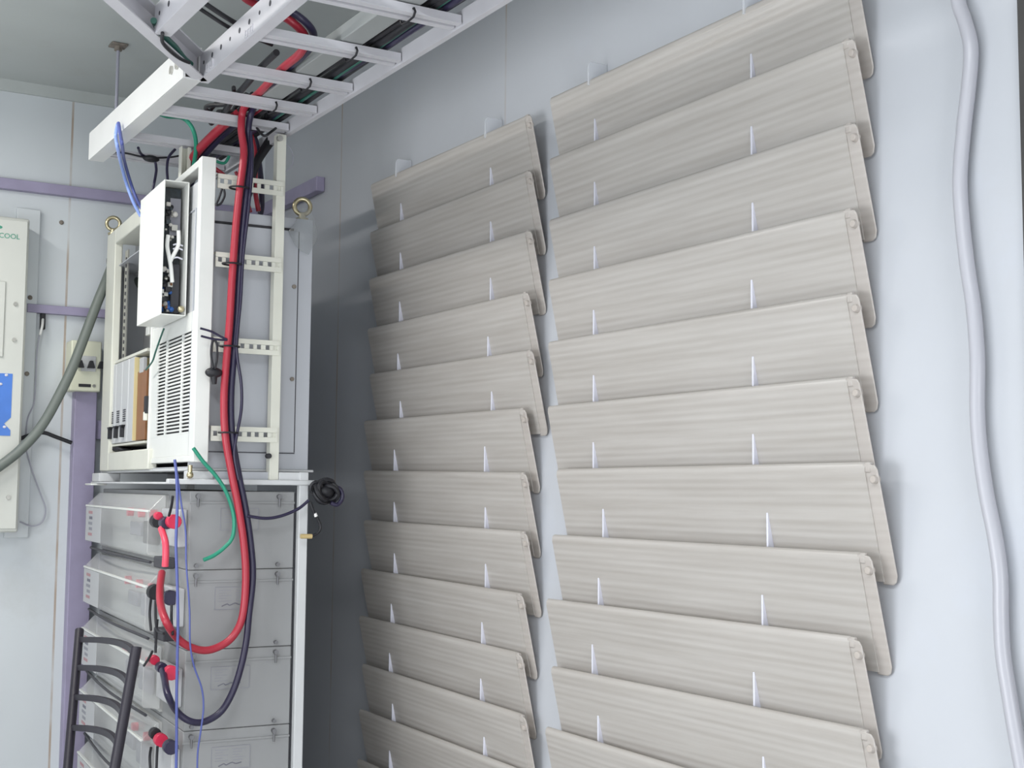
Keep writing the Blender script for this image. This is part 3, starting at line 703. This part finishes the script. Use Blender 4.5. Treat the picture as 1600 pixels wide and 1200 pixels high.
# ------------------------------------------------------------------ cables around the rack
def RKW(px, py, v):
    p = rk(px, py, v=v); return P0+RV*p.x+RU*p.y+Vector((0, 0, p.z))
YC = 2.838
zt = ZT+.035
ZUP = (.085, .085, .075, .05, .035, .03, .03, .03, .03)
up = [sz(*q, ZT+dz) for q, dz in zip(((366, -22), (388, 0), (420, 14), (456, 34), (477, 58), (470, 82), (440, 108), (408, 142), (382, 168)), ZUP)]
dn = [(377, 200), (381, 240), (374, 300), (368, 360), (363, 430), (359, 500), (354, 560), (350, 620), (352, 680), (362, 740), (373, 795), (381, 850), (384, 900), (381, 950), (373, 980)]
down = [sy(*q, YC) for q in dn]
red_end = [sy(355, 1003, YC), sy(325, 1016, YC), sy(297, 1011, YC-.005), sy(275, 995, YC-.01), RKW(260, 972, -.07), RKW(251, 945, -.07), RKW(250, 918, -.06), RKW(253, 895, -.045)]
cable('red_power_cable', 'long thick red power cable looping down beside the ladder frame', up+down+red_end, .0085, 'red', 'cable')
up2 = [sz(q[0]+13, q[1]-3, ZT+dz+.003) for q, dz in zip(((366, -24), (388, -3), (420, 10), (458, 32), (477, 56), (470, 80), (440, 108), (408, 142), (384, 170)), ZUP)]
dn2 = [sy(q[0]+11, q[1]+2, YC+.004) for q in dn[:-2]]
blk_end = [sy(*q, YC) for q in ((389, 960), (385, 1000), (377, 1040), (364, 1080), (345, 1112), (318, 1128), (295, 1126), (275, 1110))]+[RKW(262, 1085, -.06), RKW(257, 1060, -.05), RKW(254, 1047, -.045)]
cable('black_power_cable', 'long thick black power cable running beside the red one', up2+dn2+blk_end, .0075, 'navy', 'cable')
cable('control_cable', 'thin navy cable bowing out beside the power cables', [sy(*q, YC-.004) for q in ((392, 205), (394, 260), (388, 330), (380, 400), (376, 470), (370, 530), (371, 560), (377, 600), (377, 640), (370, 680), (366, 710), (373, 750))], .0035, 'navy', 'cable')
# short ties around the bundle
for q, lab in (((372, 293), 'black cable tie on the power cables at the upper slotted bar'), ((361, 412), 'black cable tie on the power cables at the second slotted bar'), ((357, 541), 'black cable tie on the power cables at the third slotted bar'), ((355, 676), 'black cable tie on the power cables at the lowest slotted bar')):
    c = sy(*q, YC); tag(MB().tube([c+Vector((.022*math.cos(a)+.004, .017*math.sin(a)+.004, 0)) for a in [k*math.pi/5 for k in range(10)]], .0022, 6, True, 3).build('cable_tie', 'black'), lab, 'cable tie')
# crossing cables behind, from the tray down to the cabinet top
YK = 3.0
cable('black_cable', 'thick black cable slanting from the tray end to the cabinet top', [sy(*q, YK) for q in ((436, 205), (424, 222), (405, 250), (395, 275), (390, 300), (382, 318), (374, 334))], .0085, 'black')
cable('black_cable', 'second black cable slanting beside the thick one above the cabinet', [sy(*q, YK+.012) for q in ((428, 206), (413, 228), (396, 258), (384, 285), (381, 305))], .007, 'black')
cable('black_cable', 'black cable dropping straight behind the top slotted bar', [sy(*q, YK+.05) for q in ((386, 190), (400, 222), (405, 255), (408, 285), (409, 320), (407, 334))], .007, 'navy')
cable('red_cable', 'red cable crossing behind the upper slotted bar', [sy(*q, YK+.03) for q in ((388, 195), (398, 235), (399, 270), (399, 300), (404, 330))], .006, 'red')
cable('red_cable', 'short red lead entering the cabinet top behind the ladder', [sy(*q, YK+.02) for q in ((368, 268), (378, 290), (386, 312), (392, 332))], .004, 'red')
cable('red_cable', 'thick red cable slanting down behind the white frame top', [sz(*q, zt-.01) for q in ((372, 178), (352, 194))]+[sy(*q, y) for q, y in (((332, 212), 3.02), ((312, 233), 3.08), ((298, 254), 3.14), ((286, 290), 3.2))], .011, 'red')
cable('navy_cable', 'thick navy cable slanting beside the red one above the white frame', [sz(*q, zt-.01) for q in ((380, 184), (360, 200))]+[sy(*q, y) for q, y in (((342, 216), 3.04), ((322, 238), 3.10), ((307, 260), 3.16), ((294, 296), 3.22))], .010, 'navy')
cable('red_cable', 'red lead emerging behind the frame at the upper slotted bar', [sy(*q, 2.90) for q in ((328, 258), (345, 270), (357, 280))], .005, 'red')
# black tangle on the tray end
rng = random.Random(3)
s = MB()
for k in range(9):
    x0 = .93+.016*k; pts = [(x0+rng.uniform(-.02, .02), 2.77+.05*j+rng.uniform(-.01, .01), ZT+.03+rng.uniform(0, .03)) for j in range(5)]
    s.tube(pts, .005, 7)
tag(s.build('cable_tangle', 'black'), 'tangle of thin black wires lying on the tray end', 'cable', kind='stuff')
cable('black_cable', 'black wire loop sagging from the tray end bracket', [sz(400, 198, ZT+.01), sy(412, 212, 2.84), sy(425, 205, 2.84), sz(436, 196, ZT+.02)], .003, 'black')
# bundle lying along the wall side of the tray
for k, (dx, m, lab, r) in enumerate(((.0, 'black', 'black cable lying along the tray beside the wall stringer', .009), (.018, 'navy', 'navy cable lying along the wall side of the tray', .008), (-.017, 'black', 'black cable on the open side of the tray bundle', .007), (-.026, 'red', 'thin red cable lying along the tray bundle', .0028), (.034, 'black', 'outermost black cable of the tray bundle', .007), (.012, 'dgreen', 'dark green wire lying in the tray bundle', .0035))):
    pts = [(1.047+dx+.006*math.sin(3*y+k), y, ZT+.034-(.006 if k == 5 else 0)+.002*math.sin(5*y+k)) for y in [1.3+.2*j for j in range(9)]]
    cable('tray_cable', lab, pts+[(1.047+dx, 3.05, ZT+.034), (1.045+dx, 3.3, ZT+.03)], r, m, 'cable')
for k, yy in enumerate((1.75, 2.04, 2.285, 2.515, 2.71)):
    s = MB(); s.tube([(1.0, yy+.022, ZT-.003), (1.0, yy-.022, ZT-.003), (1.0, yy-.024, ZT+.012), (1.0, yy+.024, ZT+.012)], .0022, 6, True, 2)
    lab = ['tie on the tray rung nearest the viewer', 'tie on the uppermost whole tray rung in the photo', 'black cable tie on the second visible tray rung', 'black cable tie on the third visible tray rung', 'black cable tie on the fourth visible tray rung'][k]
    tag(s.build('cable_tie', 'black'), lab, 'cable tie', 'ties on the tray rungs')
cable('black_cable', 'pair of thin black cables crossing under the ceiling, upper one', [sz(*q, zt+.03) for q in ((285, -20), (330, 12), (372, 38), (405, 48), (440, 60))], .005, 'black')
cable('black_cable', 'pair of thin black cables crossing under the ceiling, lower one', [sz(*q, zt+.03) for q in ((280, -8), (322, 20), (360, 44), (395, 58), (425, 70))], .004, 'black')
cable('black_cable', 'black cable running on the tray left of the red bundle', [sz(*q, zt-.008) for q in ((432, 82), (405, 108), (385, 132), (362, 158), (348, 178), (330, 192))], .007, 'black')
xd = .993
tag(MB().box((xd-.023, 1.25, ZT+.022), (xd+.023, 2.70, ZT+.052)).build('flat_duct', 'duct', bevel=.002), 'flat grey cable duct lying along the tray left of the dark bundle', 'duct')
# green earth cables
cable('green_cable', 'green earth cable hanging over the tray end beside the short post', [sz(*q, ZT+.045) for q in ((245, 176), (262, 182))]+[sy(*q, 3.08) for q in ((284, 184), (298, 196), (305, 214), (306, 235), (302, 262))], .005, 'green')
cable('green_cable', 'green wire bent over the diagonal tray joint', [sz(*q, ZT+.02) for q in ((240, 32), (250, 50), (262, 62), (275, 75), (288, 92), (298, 100))], .006, 'dgreen')
cable('green_cable', 'green wire at the top of the branch channel', [sz(*q, ZT+.06) for q in ((205, -12), (218, 5), (228, 14))], .007, 'green')
cable('black_cable', 'thin dark wire dangling at the diagonal tray joint', [sz(*q, ZT-.004) for q in ((254, 52), (254, 66), (266, 80), (282, 92), (296, 98))], .0035, 'black')
cable('green_cable', 'green lead stub behind the frame near the upper slotted bar', [sy(*q, 2.93) for q in ((330, 248), (343, 254), (352, 254), (358, 244))], .0035, 'green')
ge = [sy(*q, 2.845) for q in ((302, 700), (318, 722), (336, 742), (352, 766), (362, 792), (366, 815), (363, 840), (350, 856), (334, 868), (318, 875))]
cable('green_earth_lead', 'green earth lead drooping across the topmost battery side', ge, .0045, 'green')
# thin blue wires
cable('blue_wire', 'blue wire hanging from the tray beam, left strand', [sx(184, 194, .754), sx(181, 212, .754), sx(184, 232, .754), sy(189, 255, 3.3)]+[sy(*q, 3.42) for q in ((197, 285), (208, 315), (220, 338))], .0042, 'ltblue')
cable('blue_wire', 'blue wire hanging from the tray beam, right strand', [sx(185, 192, .752), sx(188, 210, .752), sx(191, 228, .752), sy(194, 250, 3.3)]+[sy(*q, 3.42) for q in ((203, 282), (214, 312), (226, 334))], .0042, 'blue')
YBW = 2.80
cable('blue_wire', 'thicker blue wire bundle running straight down the battery corner', [sy(*q, YBW) for q in ((273, 718), (276, 745), (277, 790), (275, 850), (277, 910), (278, 970), (277, 1030), (276, 1090), (276, 1150), (275, 1215))], .0032, 'blue')
cable('blue_wire', 'thin blue wire wandering down the battery sides', [sy(*q, YBW) for q in ((277, 740), (283, 785), (290, 830), (291, 880), (296, 950), (297, 1005), (303, 1040), (315, 1075), (318, 1105), (314, 1140), (309, 1175), (308, 1215))], .002, 'blue')
cable('jumper_cable', 'short bright red jumper between the two upper batteries', [RKW(*q, -.06) for q in ((252, 826), (258, 845), (259, 865), (258, 885))], .0075, 'pink')
for k, (pts, lab) in enumerate((([(236, 935), (234, 960), (236, 985)], 'thin black lead left of the plugs on the second battery'), ([(243, 938), (243, 965), (246, 985), (256, 990)], 'thin black lead below the black plug of the second battery'), ([(268, 945), (268, 970), (270, 992)], 'thin black lead below the navy plug of the second battery'), ([(270, 775), (268, 790), (264, 806)], 'thin dark lead above the big red plug of the topmost battery'), ([(236, 1168), (234, 1185), (236, 1215)], 'thin black lead below the plugs of the lowest battery, left'), ([(246, 1166), (245, 1185), (244, 1215)], 'thin black lead below the plugs of the lowest battery, right'), ([(246, 968), (244, 990), (243, 1020)], 'thin black lead down to the third battery'), ([(225, 1040), (233, 1028), (238, 1018)], 'short dark lead left of the third battery plugs'))):
    cable('thin_lead', lab, [RKW(*q, -.055) for q in pts], .003, 'black')
for q, lab in (((258, 878), 'grey clamp block between the first and second battery'), ((258, 990), 'dark clamp block between the second and third battery')):
    P = RKW(*q, -.02); s = MB(); s.box(P-Vector((.016, .04, .014)), P+Vector((.012, .04, .012))); tag(s.build('clamp_block', 'hole', None, .003), lab, 'clamp')
# black bundle of coiled cable at the rack corner
pc = sy(508, 768, 2.84)
t = thing('coiled_cable', 'black bundle of coiled cable hanging at the rack corner', 'cable coil', pc)
s = MB()
for k in range(8):
    a = k*.8; c = Vector((.012*math.cos(a), .012*math.sin(a*1.7), .008*math.sin(a)))
    s.torus(c, .018+.003*(k % 3), .0052, (math.cos(a)*.8, 1, math.sin(a*1.3)*.8), 20, 8)
s.ball((0, 0, 0), (.022, .018, .017), 12)
s.build('coil', 'black', t)
MB().tube([(.015, -.005, .012), (.034, -.008, .006), (.040, -.008, -.014), (.028, -.008, -.030), (.012, -.006, -.026)], .005).build('loose_loop', 'navy', t)
MB().torus((-.025, -.006, .008), .014, .004, (0, 1, .2)).build('loose_loop', 'black', t)
loc = lambda px, py: sy(px, py, 2.835)-pc
MB().tube([loc(*q) for q in ((482, 782), (466, 795), (440, 806), (415, 810), (386, 806))], .0036).build('lead', 'navy', t)
MB().tube([loc(*q) for q in ((485, 785), (490, 800), (497, 812), (501, 824), (496, 833), (486, 838))], .0033).build('lead', 'black', t)
MB().cyl(loc(487, 838), loc(470, 838), .0055, 12).build('ferrule', 'tan', t)
MB().cyl(loc(492, 802), loc(494, 807), .0042, 10).build('white_tape', 'wtube', t)
# small black plug hanging from a loop
t = thing('hanging_plug', 'small black plug hanging on a loop before the cabinet side', 'plug', sy(334, 585, 2.84))
o0 = sy(334, 585, 2.84); l2 = lambda px, py, dy=0: sy(px, py, 2.83+dy)-o0
MB().tube([l2(*q) for q in ((333, 575), (330, 555), (331, 538), (335, 531), (339, 540), (339, 560), (336, 576))], .0026).build('cord_loop', 'black', t)
MB().tube([l2(*q) for q in ((313, 513), (330, 518), (345, 526), (354, 531), (335, 530), (314, 525))], .0026).build('cord_loop', 'navy', t)
s = MB(); s.ball((0, 0, .004), (.020, .012, .012), 14); s.cyl((0, 0, .0), (.002, 0, -.022), .009, 12, .005); s.build('plug_body', 'black', t)
cable('black_cable', 'looped black wire under the upper slotted bar', [sy(*q, 2.855) for q in ((347, 295), (342, 310), (338, 320), (345, 318), (351, 306), (350, 296))], .0025, 'black')
cable('black_cable', 'black wire dropping from the tray behind the control box, left', [sz(*q, ZT+.01) for q in ((216, 231),)]+[sy(*q, 3.3) for q in ((222, 242), (240, 250), (244, 262), (243, 275), (238, 300))], .0035, 'navy')
cable('black_cable', 'black wire dropping from the tray behind the control box, right', [sy(*q, 3.26) for q in ((274, 233), (264, 245), (261, 262), (262, 285), (262, 310))], .0035, 'navy')
tag(MB().ball(sy(236, 248, 3.3), (.022, .012, .009)).build('cable_joint', 'black'), 'lumpy dark cable joint hanging below the tray', 'cable joint')
cable('black_cable', 'thin black wire strung along the tray underside', [sy(*q, 3.3) for q in ((178, 237), (200, 240), (228, 246), (262, 246), (282, 243))], .0025, 'black')
cable('green_wire', 'thin green and red wire curling from the control box', [RKW(*q, -.02) for q in ((256, 514), (250, 530), (243, 550), (238, 565), (228, 578))], .0022, 'dgreen')
for px, py, lab in ((297, 738, 'bolt under the vented frame corner'),):
    P = sy(px, py, 2.872); tag(MB().cyl(P+Vector((0, 0, .016)), P-Vector((0, 0, .004)), .005).ball(P-Vector((0, 0, .006)), .008).build('frame_bolt', 'brass'), lab, 'bolt')
cable('loop_wire', 'pale thin wire loop beside the ladder top at the wall', [sy(*q, 2.9) for q in ((441, 222), (452, 230), (458, 245), (455, 260), (444, 270))], .0012, 'greyw')

# ------------------------------------------------------------------ black ladder-back chair
va, vb = RKW(124, 992, -.16), RKW(213, 1020, -.16)
ca, cb = RKW(106, 1200, -.21), RKW(180, 1200, -.20)
t = thing('ladder_back_chair', 'black metal chair back with curved slats in front of the batteries', 'chair', ((va.x+vb.x)/2, (va.y+vb.y)/2, 0))
o0 = Vector(t.location); print('chair', va, vb, ca, cb)
da = (ca-va)/(va.z-ca.z); db = (cb-vb)/(vb.z-cb.z)
def post(p, d, z): return p+d*(p.z-z)
for p, d in ((va, da), (vb, db)):
    MB().tube([p-o0+Vector((0, 0, .012)), post(p, d, .62)-o0, post(p, d, .45)-o0, post(p, d*.9, .02)-o0], .0105, 12).build('back_post', 'blackm', t)
for (ya, yb_) in ((1000, 1024), (1046, 1074), (1093, 1124), (1140, 1172)):
    fa = (ya-992)/(1200-992); fb = (yb_-1020)/(1200-1020)
    A = va+(ca-va)*fa; B = vb+(cb-vb)*fb; mid = (A+B)/2; n = (B-A).cross(Vector((0, 0, 1))).normalized()
    if n.x > 0: n = -n
    pts = [A-o0, A+(B-A)*.25-n*.02-o0+Vector((0, 0, .006)), mid-n*.028-o0+Vector((0, 0, .008)), A+(B-A)*.75-n*.02-o0+Vector((0, 0, .006)), B-o0]
    s = MB(); sp = smooth(pts, 6)
    for i in range(len(sp)-1): s.bar(sp[i], sp[i+1]+(sp[i+1]-sp[i])*.15, .010, .013)
    s.build('slat', 'blackm', t)
ax = (vb-va); ax.z = 0; ax.normalize(); out = Vector((ax.y, -ax.x, 0))
if out.x > 0: out = -out
wv = (vb-va).length
pa, pb = post(va, da, .45)-o0, post(vb, db, .45)-o0
s = MB(); s.prism([(0, 0), (1, 0), (.95, .40), (.05, .40)], lambda a, b: pa+(pb-pa)*a+out*b+Vector((0, 0, -.02)), (0, 0, .04)); s.build('seat', 'black', t, .01)
for f in (.08, .92):
    q = pa+(pb-pa)*f+out*.37
    MB().tube([q, Vector((q.x, q.y, .01-0))], .0105, 12).build('front_leg', 'blackm', t)
